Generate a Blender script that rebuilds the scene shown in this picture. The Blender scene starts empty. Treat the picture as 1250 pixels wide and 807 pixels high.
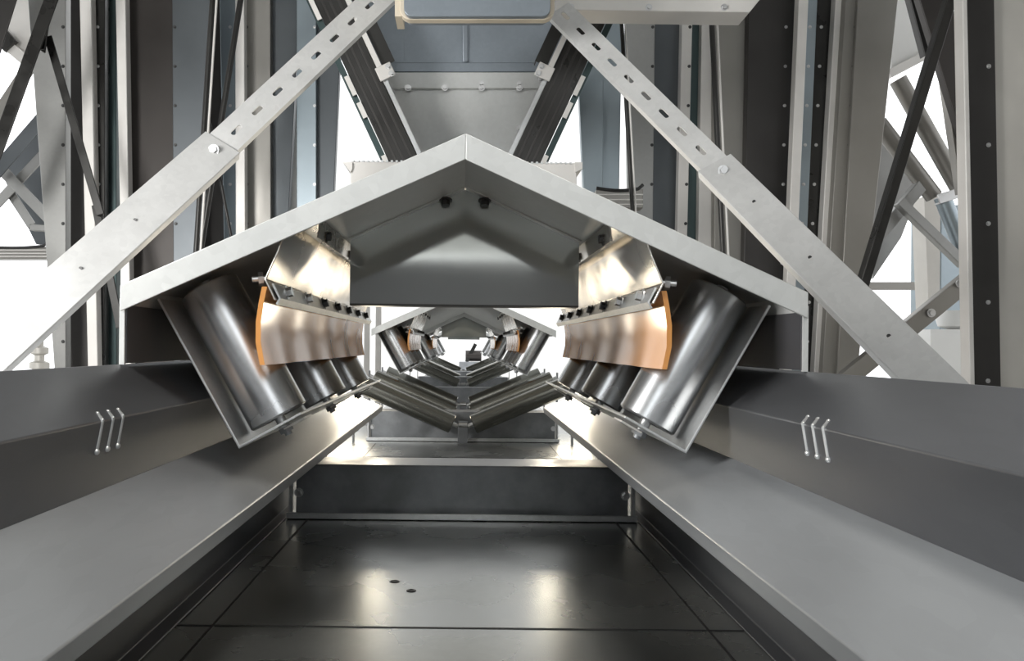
import bpy, math, random
from mathutils import Vector, Matrix
random.seed(7)
C = bpy.context.scene.collection
sc = bpy.context.scene
F, VX, VY, H, ROLL = 950.0, 566.0, 421.0, 0.5, math.radians(0.6)
PI = math.pi

def W(px, py, Y):
    """photo pixel -> world point at distance Y along the conveyor"""
    dx, dy = px - VX, VY - py
    c, s = math.cos(ROLL), math.sin(ROLL)
    return Vector(((dx*c - dy*s)/F*Y, Y, (dx*s + dy*c)/F*Y + H))

# ---------------------------------------------------------------- materials
def mat(name, col, rough=0.4, metal=0.9, var=0.15, scale=6.0, rvar=0.1, spangle=0.0, stretch=(1,1,1), bump=0.0, spec=0.5):
    m = bpy.data.materials.new(name); m.use_nodes = True
    nt = m.node_tree; b = nt.nodes['Principled BSDF']
    b.inputs['Metallic'].default_value = metal
    b.inputs['Specular IOR Level'].default_value = spec
    tc = nt.nodes.new('ShaderNodeTexCoord'); mp = nt.nodes.new('ShaderNodeMapping')
    mp.inputs['Scale'].default_value = stretch
    nt.links.new(tc.outputs['Object'], mp.inputs['Vector'])
    n = nt.nodes.new('ShaderNodeTexNoise'); n.inputs['Scale'].default_value = scale; n.inputs['Detail'].default_value = 5
    nt.links.new(mp.outputs[0], n.inputs['Vector'])
    r = nt.nodes.new('ShaderNodeMapRange')
    r.inputs['From Min'].default_value = .3; r.inputs['From Max'].default_value = .7
    r.inputs['To Min'].default_value = 1-var; r.inputs['To Max'].default_value = 1+var
    nt.links.new(n.outputs['Fac'], r.inputs['Value'])
    fac = r.outputs[0]
    if spangle > 0:
        v = nt.nodes.new('ShaderNodeTexVoronoi'); v.inputs['Scale'].default_value = 70
        nt.links.new(mp.outputs[0], v.inputs['Vector'])
        r2 = nt.nodes.new('ShaderNodeMapRange')
        r2.inputs['To Min'].default_value = 1-spangle; r2.inputs['To Max'].default_value = 1+spangle
        nt.links.new(v.outputs['Color'], r2.inputs['Value'])
        mu = nt.nodes.new('ShaderNodeMath'); mu.operation = 'MULTIPLY'
        nt.links.new(fac, mu.inputs[0]); nt.links.new(r2.outputs[0], mu.inputs[1]); fac = mu.outputs[0]
    mx = nt.nodes.new('ShaderNodeVectorMath'); mx.operation = 'SCALE'
    mx.inputs[0].default_value = col
    nt.links.new(fac, mx.inputs['Scale'])
    nt.links.new(mx.outputs[0], b.inputs['Base Color'])
    rr = nt.nodes.new('ShaderNodeMapRange')
    rr.inputs['From Min'].default_value = .3; rr.inputs['From Max'].default_value = .7
    rr.inputs['To Min'].default_value = max(.03, rough-rvar); rr.inputs['To Max'].default_value = min(1, rough+rvar)
    nt.links.new(n.outputs['Fac'], rr.inputs['Value']); nt.links.new(rr.outputs[0], b.inputs['Roughness'])
    if bump:
        bp = nt.nodes.new('ShaderNodeBump'); bp.inputs['Strength'].default_value = bump; bp.inputs['Distance'].default_value = .01
        nt.links.new(n.outputs['Fac'], bp.inputs['Height']); nt.links.new(bp.outputs[0], b.inputs['Normal'])
    return m

M = dict(
    galv   = mat('galvanised steel', (.62,.63,.63), .42, .85, .08, 5, .06, .05),
    lip = mat('galvanised fold', (.58,.59,.58), .5, .3, .06, 7, .06, .04),
    brace = mat('zinc plated bar', (.68,.68,.67), .45, .3, .05, 9, .06, .04),
    cover = mat('cover sheet underside', (.54,.54,.52), .45, .35, .08, 4, .08, .03),
    plate = mat('end plate sheet', (.60,.63,.61), .07, .7, .08, 3, .02),
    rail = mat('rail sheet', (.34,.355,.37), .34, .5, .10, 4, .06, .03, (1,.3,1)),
    railtop= mat('dark box rail steel', (.112,.116,.124), .38, .5, .14, 4, .08, .03, (1,.3,1)),  # rail sheet darkened: shade and dark reflections of its upper faces in the colour
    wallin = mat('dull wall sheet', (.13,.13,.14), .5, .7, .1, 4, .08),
    floor = mat('pan sheet', (.30,.31,.30), .27, .8, .22, 3, .06, .03),
    beam = mat('beam steel', (.24,.25,.26), .42, .55, .25, 9, .1, .04),
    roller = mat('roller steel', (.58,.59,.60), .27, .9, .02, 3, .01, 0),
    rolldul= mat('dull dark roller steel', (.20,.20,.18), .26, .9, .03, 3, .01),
    rollend= mat('roller end', (.10,.10,.10), .5, .5),
    skirt  = mat('skirt steel', (.66,.63,.58), .24, .95, .12, 6, .1),
    rubber = mat('orange rubber', (.60,.27,.08), .16, 0.0, .1, 6, .03, spec=.9),
    bolt   = mat('bolt zinc', (.6,.6,.6), .3, .95),
    dbolt  = mat('dark bolt', (.06,.06,.06), .45, .6),
    darkbm = mat('dark channel steel', (.035,.034,.032), .35, .5, .2, 8, .1),
    darkp  = mat('dark panel steel', (.055,.052,.050), .42, .6, .15, 3, .08),
    brownp = mat('dark brown panel', (.042,.037,.034), .45, .5, .15, 3, .08),
    slate = mat('slate panel', (.10,.11,.118), .42, .6, .12, 3, .08),
    teal   = mat('teal panel', (.05,.075,.075), .40, .6, .12, 3, .08),
    blueg  = mat('blue grey panel', (.30,.35,.38), .40, .75, .1, 3, .08),
    grey   = mat('grey panel', (.32,.32,.31), .42, .75, .1, 3, .08, .02),
    taupe  = mat('taupe panel', (.27,.26,.24), .42, .7, .1, 3, .08),
    beige = mat('beige panel', (.56,.54,.50), .5, .3, .1, 3, .06),
    light = mat('light strip steel', (.70,.68,.65), .5, .3, .06, 6, .06),
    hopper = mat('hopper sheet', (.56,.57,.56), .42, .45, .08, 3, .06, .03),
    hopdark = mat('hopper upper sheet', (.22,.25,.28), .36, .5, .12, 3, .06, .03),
    tan = mat('tan edge', (.60,.53,.42), .5, .2),
    white  = mat('white wall paint', (.82,.82,.80), .7, 0, .04, 2, .05),
    conc   = mat('pale concrete', (.62,.61,.58), .8, 0, .1, 3, .05),
    shell  = mat('grey hall cladding', (.34,.34,.33), .7, .1, .1, 2, .05),
    cable  = mat('cable black', (.03,.03,.03), .5, 0),
)

# ---------------------------------------------------------------- mesh builder
class MB:
    def __init__(s): s.v = []; s.f = []
    def add(s, vs, fs):
        o = len(s.v); s.v += [tuple(v) for v in vs]; s.f += [tuple(i+o for i in f) for f in fs]; return s
    def hexa(s, a, b):
        """a, b: two matching quads (lists of 4 points)"""
        return s.add(list(a)+list(b), [(3,2,1,0),(4,5,6,7),(0,1,5,4),(1,2,6,5),(2,3,7,6),(3,0,4,7)])
    def box(s, x0,x1,y0,y1,z0,z1):
        return s.hexa([(x0,y0,z0),(x1,y0,z0),(x1,y0,z1),(x0,y0,z1)], [(x0,y1,z0),(x1,y1,z0),(x1,y1,z1),(x0,y1,z1)])
    def prism(s, poly, y0, y1):
        """poly in (x,z), extruded along Y"""
        n = len(poly)
        vs = [(x,y0,z) for x,z in poly]+[(x,y1,z) for x,z in poly]
        fs = [tuple(range(n))[::-1], tuple(range(n,2*n))]+[(i,(i+1)%n,n+(i+1)%n,n+i) for i in range(n)]
        return s.add(vs, fs)
    def extr(s, pts, d):
        n = len(pts); d = Vector(d); p = [Vector(q) for q in pts]
        fs = [tuple(range(n))[::-1], tuple(range(n,2*n))]+[(i,(i+1)%n,n+(i+1)%n,n+i) for i in range(n)]
        return s.add(p+[q+d for q in p], fs)
    def sheet(s, prof, t, y0, y1):
        """folded sheet: open profile of (x,z) with thickness t, along Y, as one quad strip"""
        P = [Vector(p) for p in prof]; n = len(P); off = []
        for i in range(n):
            ds = []
            if i: ds.append((P[i]-P[i-1]).normalized())
            if i < n-1: ds.append((P[i+1]-P[i]).normalized())
            ns = [Vector((-d.y, d.x)) for d in ds]
            m = sum(ns, Vector((0,0))); m.normalize()
            off.append(P[i] + m*t/max(.35, m.dot(ns[0])))
        vs = []
        for y in (y0, y1):
            vs += [(p.x,y,p.y) for p in P]+[(p.x,y,p.y) for p in off]
        fs = []
        for i in range(n-1):
            fs += [(i,i+1,2*n+i+1,2*n+i), (n+i+1,n+i,3*n+i,3*n+i+1), (i,n+i,n+i+1,i+1), (2*n+i,2*n+i+1,3*n+i+1,3*n+i)]
        fs += [(0,2*n,3*n,n), (n-1,2*n-1,4*n-1,3*n-1)]
        return s.add(vs, fs)
    def cyl(s, a, b, r, n=24, r2=None, caps=True):
        a, b = Vector(a), Vector(b); d = (b-a).normalized()
        u = d.orthogonal().normalized(); w = d.cross(u); r2 = r if r2 is None else r2
        vs = []
        for c, rr in ((a,r),(b,r2)):
            vs += [c+(u*math.cos(2*PI*i/n)+w*math.sin(2*PI*i/n))*rr for i in range(n)]
        fs = [(i,(i+1)%n,n+(i+1)%n,n+i) for i in range(n)]
        if caps: fs += [tuple(range(n))[::-1], tuple(range(n,2*n))]
        return s.add(vs, fs)
    def lathe(s, a, b, prof, n=32):
        """prof: (distance along a->b, radius)"""
        a, b = Vector(a), Vector(b); d = (b-a).normalized(); u = d.orthogonal().normalized(); w = d.cross(u)
        vs = []; k = len(prof)
        for t, r in prof:
            vs += [a+d*t+(u*math.cos(2*PI*i/n)+w*math.sin(2*PI*i/n))*r for i in range(n)]
        fs = [(j*n+i, j*n+(i+1)%n, (j+1)*n+(i+1)%n, (j+1)*n+i) for j in range(k-1) for i in range(n)]
        fs += [tuple(range(n))[::-1], tuple(range((k-1)*n, k*n))]
        return s.add(vs, fs)
    def tube(s, pts, r, n=10):
        for a, b in zip(pts, pts[1:]): s.cyl(a, b, r, n)
        for p in pts[1:-1]: s.ball(p, r, n)
        return s
    def ball(s, c, r, n=10):
        c = Vector(c); m = n//2
        vs = [c+Vector((0,0,r))]
        for j in range(1,m):
            ph = PI*j/m
            vs += [c+Vector((r*math.sin(ph)*math.cos(2*PI*i/n), r*math.sin(ph)*math.sin(2*PI*i/n), r*math.cos(ph))) for i in range(n)]
        vs.append(c+Vector((0,0,-r))); L = len(vs)-1
        fs = [(0,1+i,1+(i+1)%n) for i in range(n)]
        for j in range(m-2): fs += [(1+j*n+i,1+(j+1)*n+i,1+(j+1)*n+(i+1)%n,1+j*n+(i+1)%n) for i in range(n)]
        fs += [(L,1+(m-2)*n+(i+1)%n,1+(m-2)*n+i) for i in range(n)]
        return s.add(vs, fs)
    def bar(s, a, b, w, t, face=(0,-1,0), back=True):
        """flat bar from a to b, width w across, thickness t, broad side towards `face`"""
        a, b = Vector(a), Vector(b); d = (b-a).normalized(); f = Vector(face)
        f = (f - d*f.dot(d)).normalized(); side = d.cross(f)
        q = lambda c: [c+side*w/2, c-side*w/2, c-side*w/2-f*t, c+side*w/2-f*t]
        return s.hexa(q(a), q(b))
    def angle(s, a, b, w, t, leg, face=(0,-1,0), flip=1, both=False):
        """angle or channel: a flat face plus one leg (or two) turned back along its edges"""
        a, b = Vector(a), Vector(b); d = (b-a).normalized(); f = Vector(face)
        f = (f - d*f.dot(d)).normalized(); side = d.cross(f)*flip
        s.bar(a, b, w, t, face)
        for sg in ((1,-1) if both else (1,)):
            o = side*sg*(w/2 - t/2)
            q = lambda c: [c+o+side*t/2-f*t, c+o-side*t/2-f*t, c+o-side*t/2-f*leg, c+o+side*t/2-f*leg]
            s.hexa(q(a), q(b))
        return s
    def build(s, name, m, parent=None, bevel=0, smooth=True, loc=None):
        me = bpy.data.meshes.new(name)
        vs = s.v
        if loc is not None: vs = [tuple(Vector(v)-Vector(loc)) for v in vs]
        me.from_pydata(vs, [], s.f); me.update()
        import bmesh
        bm = bmesh.new(); bm.from_mesh(me); bmesh.ops.recalc_face_normals(bm, faces=bm.faces); bm.to_mesh(me); bm.free()
        if smooth:
            me.polygons.foreach_set('use_smooth', [True]*len(me.polygons))
            me.set_sharp_from_angle(angle=math.radians(32))
        me.materials.append(M[m] if isinstance(m, str) else m)
        o = bpy.data.objects.new(name, me); C.objects.link(o)
        if loc is not None: o.location = loc
        if parent: put(o, parent)
        if bevel:
            bv = o.modifiers.new('bevel', 'BEVEL'); bv.width = bevel; bv.segments = 2; bv.limit_method = 'ANGLE'; bv.angle_limit = math.radians(40)
            bv.harden_normals = False
        return o

def wloc(o):
    v = Vector(o.location); p = o.parent
    while p: v += Vector(p.location); p = p.parent
    return v
def put(o, parent):
    """parent without moving (no rotations or scales are used on roots)"""
    o.location = Vector(o.location) - wloc(parent); o.parent = parent
def tag(o, label=None, cat=None, group=None, kind=None):
    if label: o['label'] = label
    if cat: o['category'] = cat
    if group: o['group'] = group
    if kind: o['kind'] = kind
    return o
def thing(name, label, cat, loc=(0,0,0), group=None):
    o = bpy.data.objects.new(name, None); C.objects.link(o); o.location = loc; o.empty_display_size = .05
    return tag(o, label, cat, group)
def dup(root, shift, label=None, skip=()):
    def cp(o, par):
        c = o.copy(); C.objects.link(c)
        if par: c.parent = par
        for ch in list(o.children):
            if ch.name.split('.')[0] not in skip: cp(ch, c)
        return c
    r = cp(root, None); r.location = Vector(root.location)+Vector(shift)
    if label: r['label'] = label
    return r
def struct(o): o['kind'] = 'structure'; return o
def hexnut(mb, c, d, r, h):
    c, d = Vector(c), Vector(d).normalized()
    return mb.cyl(c, c+d*h, r, 6)
def bolt(parent, c, d=(0,-1,0), r=.008, h=.006, m='bolt', name='bolt'):
    mb = MB(); c = Vector(c); d = Vector(d).normalized()
    mb.cyl(c-d*.001, c+d*.0015, r*1.5, 14); mb.cyl(c+d*.0015, c+d*h, r, 6)
    return mb.build(name, m, parent, loc=c)

# ================================================================= SETTING
GR = 'x'
fl = MB().box(-.62, .62, -1.5, 14.5, -.02, 0)
struct(fl.build('floor', 'floor'))
for side, sx in (('left',-1),('right',1)):
    mb = MB(); mb.box(*sorted((sx*.64, sx*9)), -5, 20, -.30, -.28)
    struct(mb.build('floor_'+side, 'conc'))
struct(MB().box(-9, 9, 19, 19.3, -.3, 7).build('wall_far', 'white'))
tube = bpy.data.materials.new('strip lamp'); tube.use_nodes = True
tube.node_tree.nodes['Principled BSDF'].inputs['Emission Color'].default_value = (1,1,1,1); tube.node_tree.nodes['Principled BSDF'].inputs['Emission Strength'].default_value = 2.5
struct(MB().box(-9, 9, -5.2, -5, 1.43, 5.2).build('wall_back', 'white'))
struct(MB().box(-9, 9, -5.2, -4.98, -.3, 1.40).build('wall_back_dado', 'wallin'))
struct(MB().box(-.75, .75, -4.98, -4.94, 1.405, 1.43).build('trim_rear', tube))  # unseen glowing lamp strip, inferred from a bright line mirrored in the end plate
for nm, x in (('wall_left',-3.3),('wall_right',3.2)):
    struct(MB().box(x, x+.1, -5, 2.6, -.3, 5).build(nm, 'shell'))
struct(MB().box(-9, 9, -5, 7.0, 5.0, 5.2).build('ceiling', 'shell'))
gm = bpy.data.materials.new('daylit window pane'); gm.use_nodes = True
gb = gm.node_tree.nodes['Principled BSDF']; gb.inputs['Base Color'].default_value = (.8,.82,.84,1); gb.inputs['Roughness'].default_value = .2
gb.inputs['Emission Color'].default_value = (.95,.98,1,1); gb.inputs['Emission Strength'].default_value = 2.6
for i, x in enumerate((-2.1,2.0)):
    w = struct(MB().box(x-1.15,x+1.15,-4.99,-4.96,1.55,3.7).build('window_%d'%(i+1), gm))
    mb = MB()
    for xx in (-1.15,-.4,.35,1.1): mb.box(x+xx,x+xx+.05,-4.96,-4.93,1.5,3.75)
    for zz in (1.5,2.6,3.7): mb.box(x-1.15,x+1.15,-4.955,-4.925,zz,zz+.05)
    mb.build('window_frame','shell', w)
# seams and lap strips of the pan floor
for i, y in enumerate((1.373, 3.45, 5.2)):
    struct(MB().box(-.5, .5, y-.002, y+.002, -.001, .0012).build('trim_%d'%(i+1), 'cable'))
for i, sx in enumerate((-1,1)):
    struct(MB().box(sx*.437-.0025, sx*.437+.0025, -1.4, 3.9, -.001, .0012).build('trim_%d'%(i+4), 'cable'))
for i,(px,py) in enumerate(((482,711),(502,722))):
    Y = H*F/(py-VY); c = W(px,py,Y); c.z = 0
    mb = MB().lathe(c, c+Vector((0,0,1)), [(0,.010),(.001,.010),(.0018,.008),(.0018,.005),(.0008,.004)], 20)
    tag(mb.build('floor_plug','dbolt', loc=c), ('small dark plug in the pan floor, the farther one of the pair','small dark plug in the pan floor, the nearer one of the pair')[i], 'plug', 'plugs in the pan floor')

# ================================================================= SIDE RAILS
def side_rail(sx, y0, y1, label):
    r = thing('side_rail', label, 'side rail', (sx*.53, y0, 0), 'folded side rails')
    pr = [(.50,.004),(.53,.004),(.53,H-.043),(.451,H-.101),(.462,H-.189)]
    t = .004*(1 if sx<0 else -1)
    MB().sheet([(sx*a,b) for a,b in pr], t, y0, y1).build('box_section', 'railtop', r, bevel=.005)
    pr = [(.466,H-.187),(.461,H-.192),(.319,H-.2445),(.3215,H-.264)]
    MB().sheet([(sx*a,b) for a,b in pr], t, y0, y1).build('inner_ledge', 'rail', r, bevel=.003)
    for k in range(3):
        y = .965+.029*k
        B = Vector((sx*.451, y, H-.101)); up = Vector((sx*.079,0,.058)).normalized(); dn = Vector((sx*.01,0,-.082)).normalized()
        nrm = Vector((-sx*.058,0,.079)).normalized()*.003
        pts = [B+up*.012+nrm+Vector((0,.012,0)), B+Vector((-sx*.004,0,.003)), B+dn*.036+Vector((-sx*.004,-.006,0))]
        mb = MB().tube(pts, .0024, 10); mb.ball(pts[-1], .0042, 12); mb.ball(pts[0], .0032, 12)
        mb.build('clip', 'galv', r, loc=pts[1])
    return r
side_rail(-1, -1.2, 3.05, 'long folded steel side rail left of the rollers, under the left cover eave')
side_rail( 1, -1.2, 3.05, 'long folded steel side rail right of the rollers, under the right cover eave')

# ================================================================= CROSS BEAMS
def cross_beam(y, label):
    r = thing('cross_beam', label, 'cross beam', (0,y,0), 'cross beams on the pan floor')
    mb = MB()
    mb.box(-.478,.478, y+.03, y+.036, .004, .148)          # web
    mb.box(-.478,.478, y+.03, y+.18, .146, .152)           # top flange
    mb.build('web', 'beam', r, bevel=.002)
    mb = MB(); mb.box(-.498,.498, y-.002, y+.10, .002, .008); mb.box(-.498,.498, y-.006, y-.001, .002, .020)
    mb.build('lower_flange', 'galv', r, bevel=.0015)
    for sx in (-1,1):
        MB().box(sx*.488-.004, sx*.488+.004, y, y+.17, .008, .150).build('end_plate', 'galv', r, bevel=.001)
        bolt(r, (sx*.470, y+.03, .07), (0,-1,0), .009, .012)
    return r
b0 = cross_beam(2.21, 'nearest steel cross beam spanning the pan floor')
for y, lb in ((4.01,'second steel cross beam on the floor, below the nearest V rollers'),(6.3,'third steel cross beam on the floor, well behind the nearest V rollers'),(8.4,'fourth steel cross beam on the floor behind the fourth V rollers'),(10.2,'farthest steel cross beam on the floor')):
    dup(b0, (0,y-2.21,0), lb)

# ================================================================= RIDGE COVER
AZ, EZ, EX, LIP = H+.326, H+.086, .530, .040     # apex / eave height, half width, lip depth
SL = (AZ-EZ)/EX
def ridge_cover(y0, L, label, plate=True, sides=True):
    r = thing('ridge_cover', label, 'cover', (0,y0,H), 'ridge covers along the conveyor')
    for sx in (-1,1):
        t = .004
        poly = [(0,AZ-t),(sx*EX,EZ-t),(sx*EX,EZ),(0,AZ)]
        MB().prism(poly, y0+.003, y0+L).build('roof_panel', 'cover', r)
        for yy in (y0, y0+L-.004):
            poly = [(0,AZ+.0005),(sx*(EX+.001),EZ+.0005),(sx*(EX+.001),EZ-LIP),(0,AZ-LIP)]
            MB().prism(poly, yy, yy+.004).build('front_lip' if yy==y0 else 'rear_lip', 'lip', r, bevel=.0012)
        MB().prism([(sx*EX,EZ-t),(sx*(EX-t),EZ-t),(sx*(EX-t),EZ-.03),(sx*EX,EZ-.03)], y0+.004, y0+L).build('eave_fold','lip', r)
        if sides:
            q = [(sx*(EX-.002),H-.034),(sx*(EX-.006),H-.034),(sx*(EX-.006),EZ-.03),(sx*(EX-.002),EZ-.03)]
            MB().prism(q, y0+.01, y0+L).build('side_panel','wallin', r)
            q = [(sx*(EX+.004),H-.036),(sx*(EX-.004),H-.036),(sx*(EX-.004),EZ-.02),(sx*(EX+.004),EZ-.02)]
            MB().prism(q, y0+.006, y0+.012).build('corner_strip','lip', r)
    if plate:
        y = y0+.405; xw = .236; zb = H+.083
        zt = lambda x: AZ-.006-SL*abs(x)
        poly = [(-xw,zb),(xw,zb),(xw,zt(xw)),(0,zt(0)),(-xw,zt(xw))]
        o = MB().prism(poly, y, y+.004).build('end_plate','plate', r)
        MB().box(-xw,xw, y-.0, y+.05, zb-.004, zb).build('plate_fold','darkp', r)
        for sx in (-1,1):
            a = (sx*.002,y-.012,zt(0)-.001); b = (sx*xw,y-.012,zt(xw)-.001)
            MB().bar(a, b, .025, .003, face=(0,0,-1)).build('plate_flange','cover', r)
            bolt(r, (sx*.040, y-.014, zt(.040)-.006), (0,-.25,-1), .009, .012, 'dbolt')
    return r
cv = ridge_cover(1.2, 1.55, 'nearest pitched steel cover over the rollers, joined at a ridge')
cv2 = ridge_cover(4.47, 3.38, 'second pitched steel cover, beyond the nearest V rollers', plate=False, sides=False)
cv3 = ridge_cover(7.9, 1.5, 'third pitched steel cover, its small ridge seen under the near end plate', plate=True, sides=False)
dup(cv3, (0,3.3,0), 'farthest pitched steel cover at the end of the conveyor')

# ================================================================= WING IDLERS
def wing_idler(sx, y0, label):
    r = thing('wing_idler', label, 'idler', (sx*.374, y0, H-.178), 'wing roller sets')
    K = Vector((sx*.374, 0, H-.178)); u = Vector((sx*.489,0,.872)); v = Vector((-sx*.872,0,.489))
    Lw = .285
    p2 = lambda P: (P.x, P.z)
    prof = [p2(K+u*Lw), p2(K), p2(K+v*.120)]
    MB().sheet(prof, .0045*(1 if sx<0 else -1), y0, y0+1.25).build('bracket', 'galv', r, bevel=.0012)
    for k in range(3):
        yy = y0+.09+.47*k
        ax0 = K+v*.063+u*.017+Vector((0,yy,0)); ax1 = K+v*.063+u*.280+Vector((0,yy,0))
        L = (ax1-ax0).length; R = .0535
        o = MB().lathe(ax0, ax1, [(0,R-.008),(0,R-.003),(.003,R),(L-.003,R),(L,R-.003),(L,R-.008)], 48).build('roller','roller', r, loc=ax0)
        MB().cyl(ax0-u*.022, ax0+u*.004, .010, 16).build('spindle','galv', o, loc=ax0)
        MB().cyl(ax1-u*.004, ax1+u*.012, .010, 16).build('spindle','galv', o, loc=ax1)
        c = ax0-u*.020
        mb = MB(); hexnut(mb, c, -u, .014, .010); mb.cyl(c, c-u*.016, .007, 12)
        mb.build('nut','beam', r, loc=c)
        # slotted foot lug under the roller
        e = K+v*.09+Vector((0,yy,0))-u*.0045
        mb = MB(); mb.hexa([e-v*.022-Vector((0,.035,0)), e+v*.018-Vector((0,.035,0)), e+v*.018+Vector((0,.035,0)), e-v*.022+Vector((0,.035,0))],
                           [q-u*.003 for q in (e-v*.022-Vector((0,.035,0)), e+v*.018-Vector((0,.035,0)), e+v*.018+Vector((0,.035,0)), e-v*.022+Vector((0,.035,0)))])
        mb.build('washer_plate','light', r)
    return r
wl = wing_idler(-1, 1.30, 'left bank of three steep steel rollers under the nearest cover')
wr = wing_idler( 1, 1.30, 'right bank of three steep steel rollers under the nearest cover')
for dy, wds in ((3.27,'second'),(6.7,'third'),(10.0,'farthest')):
    dup(wl, (0,dy,0), 'left bank of steep rollers under the %s cover' % wds)
    dup(wr, (0,dy,0), 'right bank of steep rollers under the %s cover' % wds)

# ================================================================= SKIRT BOARDS
def skirt_board(sx, y0, label):
    y1 = y0+1.22
    r = thing('skirt_board', label, 'skirt board', (sx*.32, y0, H+.07), 'skirt boards beside the rollers')
    X = lambda a: sx*a
    roof = lambda a: AZ-.006-SL*a
    MB().sheet([(X(.276),roof(.276)-.002),(X(.289),H+.146),(X(.309),H+.099),(X(.294),H+.068)], .003*(1 if sx>0 else -1), y0, y1).build('steel_plate','skirt', r, bevel=.0008)
    MB().sheet([(X(.3005),H+.094),(X(.2885),H+.070),(X(.294),H+.060)], .003*(1 if sx>0 else -1), y0+.01, y1).build('clamp_strip','galv', r)
    # orange rubber seal, bowed outwards
    pts = [(.309,H+.088),(.314,H+.062),(.318,H+.033),(.318,H+.0),(.311,H-.035)]
    n = 48; vs = []; k = len(pts)
    for j in range(n+1):
        y = y0+.004+(y1-y0-.004)*j/n
        for off in (0,.008):
            for a,b in pts:
                w = max(0,(H+.088-b)/.123)
                vs.append((X(a+off-.0045*w*(1-math.cos(2*PI*(y-y0)/.235))/2), y, b))
    fs = []
    for j in range(n):
        o = j*2*k; q = o+2*k
        for i in range(k-1):
            fs += [(o+i,o+i+1,q+i+1,q+i),(o+k+i+1,o+k+i,q+k+i,q+k+i+1)]
        fs += [(o,q,q+k,o+k),(o+k-1,o+2*k-1,q+2*k-1,q+k-1)]
    for o in (0,n*2*k):
        fs += [(o+i,o+i+1,o+k+i+1,o+k+i) for i in range(k-1)]
    MB().add(vs,fs).build('rubber_seal','rubber', r)
    MB().sheet([(X(.250),roof(.250)-.028),(X(.246),roof(.246)-.003),(X(.285),roof(.285)-.003)], .003*(1 if sx>0 else -1), y0+.1, y1-.05).build('mounting_angle','skirt', r)
    for k in range(7):
        bolt(r, (X(.2935), y0+.07+.17*k, H+.083), (-sx,0,.25), .0085, .010, 'bolt' if k<2 else 'dbolt')
    for k in range(4):
        bolt(r, (X(.247), y0+.17+.28*k, roof(.248)-.017), (-sx,0,0), .008, .009, 'dbolt')
    # outer fixing stud with nut, above the first roller
    for k in range(2):
        c = Vector((X(.314), y0+.05+.05*k, H+.105-.03*k)); d = Vector((sx,-.25,-.1)).normalized()
        mb = MB().cyl(c, c+d*.030, .005, 10); mb.cyl(c+d*.012, c+d*.020, .011, 6)
        mb.build('stud','bolt', r, loc=c)
    return r
sl_ = skirt_board(-1, 1.215, 'left steel skirt plate with orange rubber edge under the nearest cover')
sr_ = skirt_board( 1, 1.215, 'right steel skirt plate with orange rubber edge under the nearest cover')
for dy, wds in ((3.3,'second'),(6.75,'third')):
    dup(sl_, (0,dy,0), 'left skirt plate with orange rubber under the %s cover' % wds)
    dup(sr_, (0,dy,0), 'right skirt plate with orange rubber under the %s cover' % wds)

# ================================================================= V IDLERS
def v_idler(y, label):
    r = thing('v_idler', label, 'idler', (0,y,H-.47), 'V-shaped roller pairs')
    for sx in (-1,1):
        a = Vector((sx*.052,y,H-.400)); b = Vector((sx*.525,y,H-.198)); d = (b-a).normalized(); L = (b-a).length; R = .050
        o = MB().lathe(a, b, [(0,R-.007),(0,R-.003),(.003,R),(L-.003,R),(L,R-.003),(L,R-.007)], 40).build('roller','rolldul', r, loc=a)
        MB().cyl(a-d*.028, a+d*.004, .011, 14).build('spindle','bolt', o, loc=a)
        MB().cyl(b-d*.004, b+d*.030, .011, 14).build('spindle','bolt', o, loc=b)
        e = b+d*.026
        MB().bar((e.x,y,.002), (e.x,y,e.z+.03), .05, .006, face=(-sx,0,0)).build('side_support','beam', r)
    mb = MB(); mb.bar((0,y-.006,.002), (0,y-.006,H-.385), .05, .008)
    mb.build('centre_support','beam', r, bevel=.002)
    MB().cyl((-.022,y,H-.405),(.022,y,H-.405), .014, 16).build('centre_hub','bolt', r)
    return r
v0 = v_idler(3.93, 'nearest V-shaped pair of long steel rollers above the second cross beam')
for y, lb in ((4.58,'second V-shaped pair of long rollers, close behind the nearest pair'),(5.3,'third V-shaped pair of long rollers, last of the near three'),
              (8.05,'fourth V-shaped roller pair, small, under the third cover'),(9.4,'fifth V-shaped roller pair, just behind the fourth'),(12.2,'farthest V-shaped roller pair at the conveyor end')):
    dup(v0, (0,y-3.93,0), lb)

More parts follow.
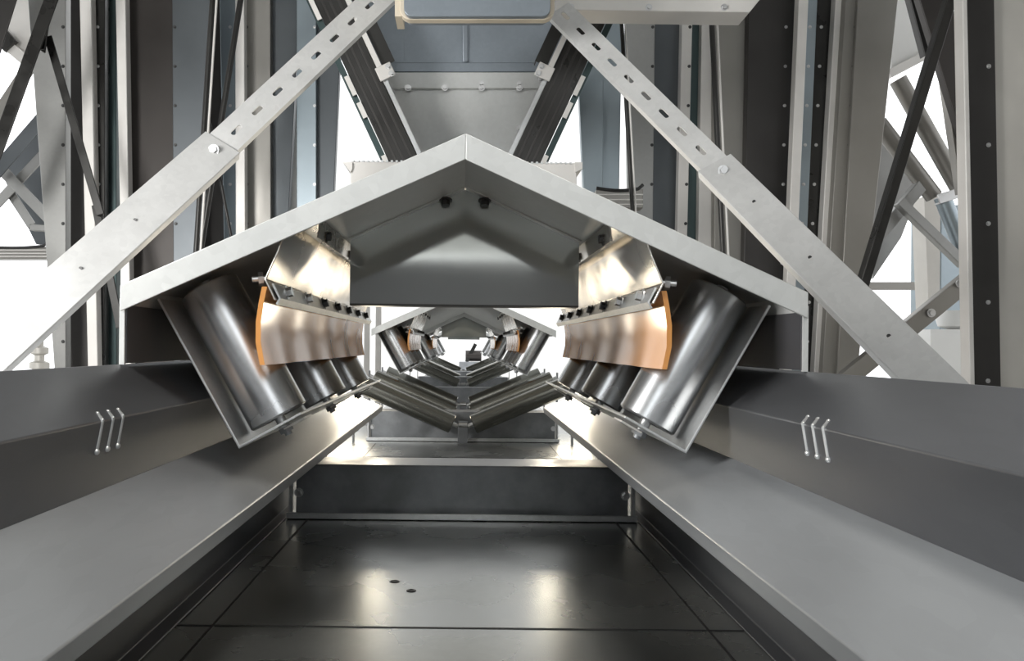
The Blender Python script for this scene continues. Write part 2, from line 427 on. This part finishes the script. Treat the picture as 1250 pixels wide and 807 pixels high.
# ================================================================= BRACES
def slotted_plate(a, b, w, t, nslots, s0, s1, leg, name, m, parent):
    a, b = Vector(a), Vector(b); d = (b-a).normalized(); f = Vector((0,-1,0)); f = (f-d*f.dot(d)).normalized(); side = d.cross(f)
    L = (b-a).length
    cu = bpy.data.curves.new('tmp','CURVE'); cu.dimensions = '2D'; cu.fill_mode = 'BOTH'; cu.extrude = t/2
    def loop(pts):
        sp = cu.splines.new('POLY'); sp.points.add(len(pts)-1)
        for p, q in zip(sp.points, pts): p.co = (q[0],q[1],0,1)
        sp.use_cyclic_u = True
    loop([(0,-w/2),(L,-w/2),(L,w/2),(0,w/2)])
    for k in range(nslots):
        c = s0+(s1-s0)*k/(nslots-1); hl, hw = .022, .0075; pts = []
        for j in range(9): an = -PI/2+PI*j/8; pts.append((c+hl-hw+hw*math.cos(an), hw*math.sin(an)))
        for j in range(9): an = PI/2+PI*j/8; pts.append((c-hl+hw+hw*math.cos(an), hw*math.sin(an)))
        loop(pts[::-1])
    co = bpy.data.objects.new('tmp', cu); C.objects.link(co)
    dg = bpy.context.evaluated_depsgraph_get(); me = bpy.data.meshes.new_from_object(co.evaluated_get(dg))
    vs = [a+d*p.co.x+side*p.co.y-f*(t/2)+f*p.co.z for p in me.vertices]; fs = [tuple(p.vertices) for p in me.polygons]
    bpy.data.objects.remove(co); bpy.data.curves.remove(cu); bpy.data.meshes.remove(me)
    mb = MB().add(vs, fs)
    for sg in (1,-1):
        o = side*sg*(w/2-t/2)
        q = lambda c: [c+o+side*t/2-f*t, c+o-side*t/2-f*t, c+o-side*t/2-f*leg, c+o+side*t/2-f*leg]
        mb.hexa(q(a), q(b))
    return mb.build(name, m, parent)

def brace(p_low, y_low, p_mid, y_mid, p_up, y_up, wl, wu, label, nsl, holes):
    a, m_, b = W(*p_low, y_low), W(*p_mid, y_mid), W(*p_up, y_up)
    holes = [1-(1-t)*(m_-a).z/(m_.z+.275) for t in holes]
    a = m_+(a-m_)*((m_.z+.275)/(m_.z-a.z))      # the bar stands on the hall floor
    r = thing('diagonal_brace', label, 'brace', a, 'diagonal braces crossing in front of the panels')
    d = (m_-a).normalized()
    MB().angle(a, m_, wl, .005, .030, both=True).build('lower_bar','brace', r, bevel=.0015)
    d2 = (b-m_).normalized(); f = Vector((0,1,0))
    st = m_-d2*.10+f*.006
    L = (b-st).length
    slotted_plate(st, b+f*.006, wu, .005, nsl, .16, L-.04, .026, 'slotted_bar','brace', r)
    bolt(r, m_-d*.045+Vector((0,-.001,0)), (0,-1,0), .011, .010)
    for t in holes:
        c = a+(m_-a)*t
        MB().cyl(c+Vector((0,-.0015,0)), c+Vector((0,.001,0)), .005, 14).build('hole','cable', r, loc=c)
    return r
brace((-70,478),1.75, (272,173),2.35, (480,-22),2.72, .122, .096, 'bright white diagonal brace rising from far left to the top centre', 9, (.42,.62))
brace((1180,505),1.75, (872,198),2.35, (682,10),2.72, .112, .086, 'grey diagonal brace falling from the top centre to the right rail', 9, (.25,.55,.8))

# ================================================================= PANELS AND POSTS
def xat(x0, x1, y, ya=0., yb=450.): return x0+(x1-x0)*(y-ya)/(yb-ya)
def panel(name, label, cat, m, Y, t0, t1, b0, b1, bolts=None, group=None, ytop=-90, depth=.05, nb=11, zbot=None, bsz=.009, flange=None):
    """upright plate: left/right edges given where they cross the top of the photo and y=450"""
    zb = -.28 if zbot is None else zbot
    yb = VY+(H-zb)*F/Y
    pts = [W(xat(t0,b0,yb),yb,Y), W(xat(t1,b1,yb),yb,Y), W(xat(t1,b1,ytop),ytop,Y), W(xat(t0,b0,ytop),ytop,Y)]
    pts[0].z = pts[1].z = zb
    root = thing(name, label, cat, ((pts[0]+pts[1])/2), group)
    mb = MB().hexa(pts, [p+Vector((0,depth,0)) for p in pts])
    mb.build('sheet', m, root, bevel=.003)
    if flange:
        # turned edge standing proud of the sheet
        s_, mf, wd = flange
        e0, e1 = (pts[0],pts[3]) if s_ < 0 else (pts[1],pts[2])
        k = Vector((-s_*wd,0,0)); o = Vector((0,-.012,0))
        MB().hexa([e0+o, e0+k+o, e1+k+o, e1+o], [e0, e0+k, e1+k, e1]).build('edge_flange', mf, root, bevel=.002)
    if bolts:
        for tb, bb in bolts:
            for k in range(nb):
                py = -15+ (465+15)*k/(nb-1)
                c = W(xat(tb,bb,py), py, Y)
                if flange: c.y -= .012
                bolt(root, c, (0,-1,0), bsz, .006, 'dbolt' if m in ('grey','light','taupe','slate') else 'bolt')
    return root
gL, gR = 'upright panels and posts on the left', 'upright panels and posts on the right'
PN = [
 # left side
 ('wall_panel','grey bolted panel at far left beside the left truss','panel','grey',3.6, 34,80, 66,80, [(77,77)], gL),
 ('recess_panel','narrow dark recessed panel right of the far-left bolted panel','panel','darkp',3.75, 79,99, 79,108, None, gL),
 ('edge_strip','pale upright strip left of the black bolted post','strip','light',3.6, 97,111, 107,119, None, gL),
 ('post','black bolted post between two pale strips on the left','post','darkbm',3.66, 111,128, 118,127, [(113,120),(119,122)], gL),
 ('post','dark teal post right of the black bolted post on the left','post','teal',3.73, 126,142, 126,142, None, gL),
 ('edge_strip','pale upright strip left of the dark brown panel','strip','light',3.6, 141,153, 150,160, None, gL),
 ('wall_panel','dark brown panel behind the left white brace','panel','brownp',3.7, 153,212, 158,213, None, gL),
 ('wall_panel','slate grey bolted panel right of the dark brown panel','panel','slate',3.66, 210,257, 212,240, [(213,216)], gL),
 ('recess_panel','dark recessed panel behind the crossed rods on the left','panel','darkp',4.1, 254,276, 240,284, None, gL),
 ('post','bluish bolted post behind the crossed rods on the left','post','blueg',4.0, 268,290, 276,290, [(281,281)], gL),
 ('edge_strip','pale upright strip right of the crossed rods','strip','light',3.9, 287,298, 288,300, None, gL),
 ('wall_panel','taupe panel above the left half of the near cover','panel','taupe',4.0, 297,330, 299,331, [(301,302)], gL),
 ('wall_panel','dark grey panel behind the slotted part of the left brace','panel','slate',4.05, 328,366, 329,342, [(331,331)], gL),
 ('edge_strip','pale wedge strip left of the blue grey bolted panel','strip','light',4.15, 360,368, 335,366, None, gL),
 ('wall_panel','blue grey bolted panel left of the centre hopper','panel','blueg',4.0, 362,386, 362,386, [(384,384)], gL),
 ('wall_panel','dark blue grey panel nearest the left of the centre hopper','panel','slate',4.04, 385,418, 385,398, None, gL),
 # right side
 ('wall_panel','pale blue tapering panel right of the centre hopper','panel','blueg',4.0, 702,737, 722,735, None, gR),
 ('wall_panel','light blue grey panel left of the thin black rod','panel','blueg',4.04, 736,760, 731,752, None, gR),
 ('wall_panel','grey bolted panel above the right half of the near cover','panel','grey',4.0, 764,800, 770,795, [(797,794)], gR),
 ('wall_panel','dark grey green panel crossed by the slotted right brace','panel','slate',4.06, 799,834, 794,824, None, gR),
 ('edge_strip','pale strip with bolts right of the dark grey green panel','strip','light',3.95, 833,846, 823,835, [(843,833)], gR),
 ('post','dark green post between two pale strips on the right','post','teal',4.0, 845,858, 834,851, None, gR),
 ('edge_strip','pale strip left of the leaning rod on the right','strip','light',3.95, 857,874, 850,870, None, gR),
 ('wall_panel','taupe panel right of the leaning rod','panel','taupe',3.9, 872,917, 872,908, [(912,906)], gR),
 ('wall_panel','wide dark panel behind the right brace','panel','darkp',3.85, 914,978, 906,962, [(960,952)], gR),
 ('edge_strip','pale strip right of the wide dark panel','strip','light',3.70, 975,987, 956,967, None, gR),
 ('post','slim bluish bolted post right of the wide dark panel','post','blueg',3.76, 986,998, 967,978, [(990,972)], gR),
 ('post','slim black bolted post left of the taupe strip','post','darkbm',3.82, 997,1021, 976,996, [(1004,984)], gR),
 ('edge_strip','pale strip left of the broad grey panel on the right','strip','light',3.76, 1020,1034, 994,1006, None, gR),
 ('wall_panel','taupe strip panel left of the broad grey panel','panel','taupe',3.72, 1032,1048, 1004,1024, [(1046,1022)], gR),
 ('wall_panel','broad grey panel left of the right-hand opening','panel','taupe',3.7, 1047,1096, 1022,1047, None, gR),
 ('edge_strip','pale strip left of the big black post at right','strip','light',2.68, 1175,1181, 1184,1190, None, gR),
 ('post','big black bolted post near the right edge','post','darkp',2.75, 1180,1214, 1189,1222, [(1207,1206)], gR),
 ('wall_panel','beige panel at the far right edge','panel','beige',2.78, 1212,1480, 1220,1480, None, gR),
]
for n, lb, cat, m, Y, t0,t1,b0_,b1_, bl, g in PN:
    panel(n, lb, cat, m, Y, t0,t1,b0_,b1_, bl, g, nb=6 if n=='post' and Y<3 else 11, bsz=.0055)

# ================================================================= RODS
def rod(label, p0, p1, Y0, Y1, r, m='darkbm', light=None):
    a, b = W(*p0,Y0), W(*p1,Y1)
    b = a+(b-a)*((a.z+.28)/(a.z-b.z))
    o = thing('rod', label, 'rod', b, 'rods between the panels')
    MB().cyl(a, b, r, 14).build('shaft', m, o)
    if light:
        k = Vector((light,-.004,0)); MB().cyl(a+k, b+k, r*.45, 10).build('edge_bead','light', o)
    return o
rod('dark upright rod left of the crossed rods', (263,-60),(232,420), 3.3,3.3, .011, light=.020)
rod('dark slanting rod crossing in front of the bluish post on the left', (300,-40),(246,300), 3.5,3.5, .013)
rod('thin dark rod leaning right, below the left brace joint', (256,150),(290,330), 3.55,3.55, .007)
rod('thin black upright rod above the right cable tray', (756,-20),(771,240), 3.4,3.4, .009, light=.014)
rod('leaning dark rod crossing behind the right brace', (866,-30),(888,420), 3.5,3.5, .012, light=.022)

# ================================================================= HOPPER
hp = thing('centre_hopper','grey bolted hopper above the ridge of the near cover','hopper', W(566,200,3.6))
Yh = 3.6
q = [W(520,236,Yh), W(618,236,Yh), W(664,106,Yh), W(470,106,Yh)]
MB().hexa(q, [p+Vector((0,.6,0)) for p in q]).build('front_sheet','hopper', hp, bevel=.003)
q = [W(468,108,Yh-.02), W(666,108,Yh-.02), W(668,88,Yh-.02), W(466,88,Yh-.02)]
MB().hexa(q, [p+Vector((0,.6,0)) for p in q]).build('flange_band','hopper', hp, bevel=.003)
q = [W(430,87,Yh), W(694,87,Yh), W(716,-120,Yh), W(410,-120,Yh)]
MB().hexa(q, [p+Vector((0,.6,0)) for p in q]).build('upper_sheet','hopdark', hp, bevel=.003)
MB().bar(W(470,82,Yh-.01), W(666,82,Yh-.01), .045, .012).build('lower_rib','hopdark', hp, bevel=.004)
MB().bar(W(568,76,Yh-.016), W(568,-120,Yh-.016), .028, .02).build('centre_rib','hopdark', hp, bevel=.006)
MB().bar(W(492,80,Yh-.004), W(490,-120,Yh-.004), .012, .01).build('seam','hopdark', hp)
for px in (498,543,588,634): bolt(hp, W(px,107,Yh-.022), (0,-1,0), .010, .011)
for px in (588,634): bolt(hp, W(px,102,Yh-.022), (0,-1,0), .0085, .010)
for p in ((495,154),(634,156),(478,112),(658,112),(660,96),(662,90)): bolt(hp, W(*p,Yh-.02), (0,-1,0), .010, .011)

ob = thing('overhead_box','blue grey box with tan rim overhead, cut by the top of the frame','box', W(584,10,2.45))
def rrect(x0,x1,y0,y1,r,Y,n=6):
    P = []
    for cx,cy,a0 in ((x1-r,y0+r,-90),(x1-r,y1-r,0),(x0+r,y1-r,90),(x0+r,y0+r,180)):
        for j in range(n+1):
            a = math.radians(a0+90*j/n); P.append(W(cx+r*math.cos(a), cy+r*math.sin(a), Y))
    return P
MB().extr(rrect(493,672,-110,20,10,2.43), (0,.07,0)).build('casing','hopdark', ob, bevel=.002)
MB().extr(rrect(488,677,-115,24,13,2.45), (0,.03,0)).build('rim','tan', ob, bevel=.002)
MB().extr([W(482,20,2.46),W(491,20,2.46),W(491,-110,2.46),W(482,-110,2.46)], (0,.10,0)).build('end_strip','tan', ob)

ohb = thing('overhead_beam','pale bolted beam along the top edge, right of the overhead box','beam', W(800,5,2.9))
MB().extr([W(679,12,2.86),W(915,15,2.86),W(932,-6,2.86),W(932,-60,2.86),W(679,-60,2.86)], (0,.12,0)).build('channel','light', ohb, bevel=.003)
for px in (697,792,884): bolt(ohb, W(px,9,2.86), (0,-1,0), .0085, .010)

# inclined belts/legs
def inclined(sx, label):
    X = lambda px: px if sx < 0 else 1135-px
    r = thing('inclined_channel', label, 'channel', W(X(487),192,3.25), 'inclined channels beside the hopper')
    a, b = W(X(388),-30,3.25), W(X(495),200,3.25)
    MB().angle(a, b, .118, .02, .07, both=True).build('web','darkbm', r, bevel=.003)
    d = (b-a).normalized(); s = Vector((-d.z,0,d.x))*(1 if sx<0 else -1)
    for o_ in (-.03,.0,.034):
        MB().bar(a+s*o_+Vector((0,-.001,0)), b+s*o_+Vector((0,-.001,0)), .010, .008).build('rib','darkp', r, bevel=.001)
    # inner bright angle
    o = -s*.073 if s.x < 0 and sx < 0 else s*.073
    inn = Vector((-sx*abs(s.x), 0, -sx*s.z*math.copysign(1,s.x) if False else s.z))
    n_in = Vector((abs(d.z)*(-sx), 0, 0)) ; n_in = (n_in - d*n_in.dot(d)).normalized()
    L = (b-a).length
    MB().angle(a+n_in*.071+d*.02+Vector((0,-.01,0)), a+n_in*.071+d*L*.57+Vector((0,-.01,0)), .022, .004, .05).build('inner_angle','light', r)
    MB().angle(a+n_in*.070+d*L*.60, a+n_in*.070+d*L, .018, .004, .05).build('inner_angle','galv', r)
    MB().angle(a+n_in*.115+d*.02+Vector((0,.02,0)), a+n_in*.115+d*L*.52+Vector((0,.02,0)), .055, .004, .05).build('dark_angle','darkbm', r)
    MB().angle(a-n_in*.075+d*.01+Vector((0,.01,0)), a-n_in*.075+d*L*.97+Vector((0,.01,0)), .026, .004, .06).build('outer_angle','teal', r)
    for t0, t1 in ((.02,.20),(.50,.60),(.64,.72),(.92,.99)):
        MB().bar(a-n_in*.070+d*L*t0+Vector((0,-.008,0)), a-n_in*.070+d*L*t1+Vector((0,-.008,0)), .020, .006).build('bright_lug','light', r)
    c = a+n_in*.085+d*L*.56
    MB().bar(c-d*.03+Vector((0,-.012,0)), c+d*.03+Vector((0,-.012,0)), .07, .008).build('joint_plate','light', r, bevel=.003)
    for t in (-.012,.02): bolt(r, c+n_in*.02+d*t+Vector((0,-.013,0)), (0,-1,0), .0085, .010)
    return r
inclined(-1, 'dark inclined channel left of the hopper, running down to the cover')
inclined( 1, 'dark inclined channel right of the hopper, running down to the cover')

# chute box behind the near cover
cb = thing('chute_box','white flat box with ribbed top edge behind the near cover','box', W(566,226,3.0))
q = [W(428,236,3.0),W(704,236,3.0),W(704,199,3.0),W(428,197,3.0)]
MB().hexa(q, [p+Vector((0,.585,0)) for p in q]).build('casing','light', cb, bevel=.003)
for px0,px1 in ((418,430),(702,711)):
    MB().extr([W(px0,198,2.99),W(px1,198,2.99),W(px1,206,2.99),W((px0+px1)/2+ (4 if px0<500 else -4),210,2.99)], (0,.5,0)).build('end_lug','light', cb)
for k in range(46):
    px = 432+k*5.9
    MB().box(W(px,0,3).x, W(px+2.6,0,3).x, 2.995, 3.5, W(566,198,3).z-.004, W(566,196.9,3).z).build('rib','galv', cb)

# ================================================================= CABLE TRAYS
def tray(x0, x1, y0, y1, Y, label):
    r = thing('cable_tray', label, 'cable tray', W((x0+x1)/2, y1, Y), 'small cable trays')
    q = [W(x0,y1,Y),W(x1,y1,Y),W(x1,y0,Y),W(x0,y0,Y)]
    MB().hexa(q, [p+Vector((0,.09,0)) for p in q]).build('body','taupe', r, bevel=.003)
    for f in (.28,.55,.8):
        py = y0+(y1-y0)*f
        MB().bar(W(x0,py,Y-.004), W(x1,py,Y-.004), .006, .004).build('rib','light', r)
    pts = [W(x0+(x1-x0)*k/10, y0-1.5+5*math.sin(k/10*PI)*.6-4*(k==10), Y-.006) for k in range(11)]
    MB().tube(pts, .008, 8).build('cable','cable', r)
    return r
tray(728,785,231,254,3.85,'small cable tray end behind the right half of the near cover')
tray(-30,61,301,316,4.6,'cable tray with drooping cable at the far left opening')

# ================================================================= TRUSSES
def truss(label, members, root):
    r = thing('truss', label, 'truss', root, 'trusses in the side openings')
    for nm, p0, p1, Y0, Y1, w, m, kind in members:
        a, b = W(*p0,Y0), W(*p1,Y1); mb = MB()
        if kind == 'tube': mb.cyl(a, b, w/2, 20)
        elif kind == 'flat': mb.bar(a, b, w, .012)
        else: mb.angle(a, b, w, .008, .05)
        mb.build(nm, m, r, bevel=0 if kind=='tube' else .002)
    return r
tl = truss('dark truss with crossed members in the far left opening', [
    ('main_member',(76,-40),(-20,225),3.2,3.2,.055,'darkbm','angle'),
    ('side_member',(62,-30),(50,60),3.25,3.25,.03,'darkbm','angle'),
    ('diagonal',(58,44),(122,262),3.3,3.3,.034,'darkbm','angle'),
    ('diagonal',(116,250),(146,400),3.36,3.36,.034,'darkbm','angle'),
    ('corner_member',(22,-40),(-14,75),3.4,3.4,.07,'darkp','angle'),
    ('upper_member',(40,75),(-10,150),4.2,4.2,.07,'taupe','angle'),
    ('cross_member',(55,140),(-10,215),4.2,4.2,.075,'slate','angle'),
    ('slotted_member',(60,180),(-10,255),4.37,4.37,.055,'grey','angle'),
    ('slotted_member',(-5,200),(62,270),4.3,4.3,.06,'grey','angle'),
    ('lower_member',(10,232),(38,275),4.4,4.4,.05,'grey','angle'),
    ('lower_member',(36,277),(62,279),4.4,4.4,.035,'grey','angle'),
    ], W(20,300,4.3))
g = thing('gusset_panel','pale gusset sheet with dark end block at top left corner','panel', W(25,60,4.5))
MB().extr([W(16,-60,4.5),W(40,-60,4.5),W(36,82,4.5),W(4,44,4.5)], (0,.03,0)).build('sheet','light', g)
MB().bar(W(2,50,4.45), W(34,76,4.45), .06, .03).build('edge_bar','light', g)
MB().bar(W(-4,38,4.43), W(12,56,4.43), .09, .03, ).build('end_block','darkbm', g)
g = thing('filler_plate','slate filler plate behind the left crossed truss members','panel', W(40,270,4.7))
MB().extr([W(2,212,4.7),W(56,150,4.7),W(66,300,4.7),W(44,298,4.7)], (0,.03,0)).build('sheet','slate', g)

tr = truss('grey truss with long slanting rod in the right-hand opening', [
    ('long_rod',(1172,-30),(1040,400),3.2,3.2,.036,'darkbm','angle'),
    ('upper_member',(1108,-40),(1136,66),3.9,3.9,.05,'darkbm','angle'),
    ('upper_member',(1130,-40),(1200,190),3.8,3.8,.14,'brownp','angle'),
    ('side_member',(1158,70),(1182,235),3.85,3.85,.07,'taupe','angle'),
    ('tube_member',(1096,97),(1172,232),4.1,4.1,.085,'taupe','tube'),
    ('tube_member',(1072,150),(1140,240),4.1,4.1,.085,'taupe','tube'),
    ('slotted_member',(1100,245),(1180,322),4.0,4.0,.045,'grey','angle'),
    ('slotted_member',(1130,222),(1072,290),4.07,4.07,.06,'grey','angle'),
    ('lower_tube',(1150,240),(1185,330),4.05,4.05,.08,'blueg','tube'),
    ('lower_diagonal',(1190,338),(1030,468),3.5,3.5,.075,'taupe','angle'),
    ('clamp',(1146,243),(1176,234),4.0,4.0,.05,'bolt','angle'),
    ], W(1100,440,3.6))
for p in ((1172,346),(1137,382)): bolt(tr, W(*p,3.49), (0,-1,0), .013, .012)
g = thing('roof_flap','pale sheet with angled lower edge at top of the right opening','panel', W(1110,60,4.6))
MB().extr([W(1090,-60,4.6),W(1112,-60,4.6),W(1136,66,4.6),W(1088,92,4.6)], (0,.03,0)).build('sheet','white', g)
MB().bar(W(1086,90,4.57), W(1132,66,4.57), .05, .03).build('edge_bar','light', g)
g = thing('joint_plate','grey gusset plate at the crossing behind the long rod','plate', W(1080,270,4.4))
MB().extr([W(1074,168,4.4),W(1125,225,4.4),W(1100,290,4.4),W(1066,340,4.4),W(1060,200,4.4)], (0,.02,0)).build('sheet','grey', g)
bp = thing('beige_column','pale beige column in the right-hand opening behind the slotted member','column', W(1140,370,5.2))
MB().extr([W(1128,240,5.2),W(1148,240,5.2),W(1147,380,5.2),W(1134,380,5.2)], (0,.15,0)).build('face','beige', bp)
bp2 = thing('blue_cabinet','pale blue grey cabinet behind the right-hand opening','cabinet', W(1165,400,6))
MB().extr([W(1148,250,6),W(1182,250,6),W(1182,398,6)*1-Vector((0,0,W(1182,398,6).z+.28)),W(1148,398,6)-Vector((0,0,W(1148,398,6).z+.28))], (0,.4,0)).build('body','blueg', bp2, bevel=.01)
wb = thing('light_bar','taupe lamp rail across the right-hand opening','rail', W(1095,351,6))
MB().bar(W(1058,349,6), W(1130,349,6), .06, .05).build('body','taupe', wb)
lp = thing('base_block','pale plinth with white round drum in the right-hand opening','drum', W(1160,408,5.0))
MB().extr([W(1136,412,5)-Vector((0,0,W(1136,412,5).z+.28)),W(1186,412,5)-Vector((0,0,W(1186,412,5).z+.28)),W(1186,402,5),W(1136,402,5)], (0,.3,0)).build('base','white', lp)
c = W(1164,402,5.1)
MB().lathe(c, c+Vector((0,0,1)), [(0,.04),(.02,.09),(.07,.105),(.12,.10)], 24).build('drum','white', lp)
for px in (448,462):
    a = W(px,372,6.2); a.z = 0
    o = thing('slim_post', 'slim steel post seen left of the V rollers, %s of the two' % ('left' if px<455 else 'right'), 'post', a, 'slim posts beyond the near cover')
    MB().box(a.x-.022,a.x+.022,a.y,a.y+.04,0,1.6).build('shaft','light', o, bevel=.004)
    MB().box(a.x-.04,a.x+.04,a.y-.02,a.y+.06,0,.012).build('base_plate','grey', o)
# far machine at the very end
c = Vector((.16,15.5,0))
fm = thing('far_machine','tiny dark drive unit on the floor at the far conveyor end','machine', c)
MB().box(c.x-.25,c.x+.25,c.y,c.y+.4,0,.16).build('base','beam', fm, bevel=.01)
MB().cyl((c.x-.12,c.y+.2,.28),(c.x+.2,c.y+.2,.28), .11, 20).build('motor','brownp', fm)
MB().bar((c.x-.1,c.y+.1,.16),(c.x+.08,c.y+.1,.52), .07, .05).build('arm','darkbm', fm)
# valve on the left
c = W(48,454,4.2)
vv = thing('valve_stack','tan stacked fitting behind the left rail','fitting', Vector((c.x,c.y,-.28)))
MB().lathe((c.x,c.y,-.28), (c.x,c.y,5), [(0,.05),(.02,.05),(.02,.02),(.62,.02),(.63,.05),(.66,.05),(.67,.025),(.70,.025),(.71,.045),(.74,.045),(.75,.02),(.79,.02),(.80,.035),(.83,.03)], 16).build('body','beige', vv)

# ================================================================= LIGHT
wd = bpy.data.worlds.new('sky'); sc.world = wd; wd.use_nodes = True
nt = wd.node_tree; bg = nt.nodes['Background']; bg.inputs['Color'].default_value = (.97,.98,1,1); bg.inputs['Strength'].default_value = 2.0
def area(name, loc, to, size, energy, col=(1,1,1)):
    l = bpy.data.lights.new(name,'AREA'); l.energy = energy; l.size = size; l.color = col
    o = bpy.data.objects.new(name, l); C.objects.link(o); o.location = loc
    o.rotation_euler = (Vector(to)-Vector(loc)).to_track_quat('-Z','Y').to_euler(); return o
area('window_light', (-2.05,.5,1.15), (-.75,1.9,.75), .8, 85, (1,.99,.97))
area('rear_wall_lamp', (0,-3.6,4.6), (0,-5,1.9), .6, 75)  # added unseen fill, brightens the rear wall mirrored in the end plate
cl = area('ceiling_lamp', (.9,.1,4.6), (-.1,.5,.3), .8, 8, (1,.96,.90)); cl.data.spread = math.radians(38)  # added fill above the camera, narrowed to brighten the ledges and pan floor
for sx in (-1,1):
    area('side_light', (sx*.66,4.42,H-.13), (-sx*.40,1.6,.28), .25, 5, (1,.86,.66))
    area('low_light', (sx*.37,3.12,H-.135), (sx*.36,1.6,.265), .11, 1.2, (1,.88,.68))

# ================================================================= CAMERA
cam = bpy.data.cameras.new('camera'); co = bpy.data.objects.new('camera', cam); C.objects.link(co)
cam.sensor_fit = 'HORIZONTAL'; cam.sensor_width = 36; cam.lens = F/1250*36
cam.shift_x = (625-VX)/1250; cam.shift_y = (VY-403.5)/1250
co.matrix_world = Matrix.Translation((0,0,H)) @ Matrix.Rotation(PI/2,4,'X') @ Matrix.Rotation(ROLL,4,'Z')
cam.clip_start = .02
sc.camera = co
sc.view_settings.view_transform = 'Standard'; sc.view_settings.look = 'None'
sc.view_settings.exposure = 0; sc.view_settings.gamma = 1; sc.view_settings.use_curve_mapping = False
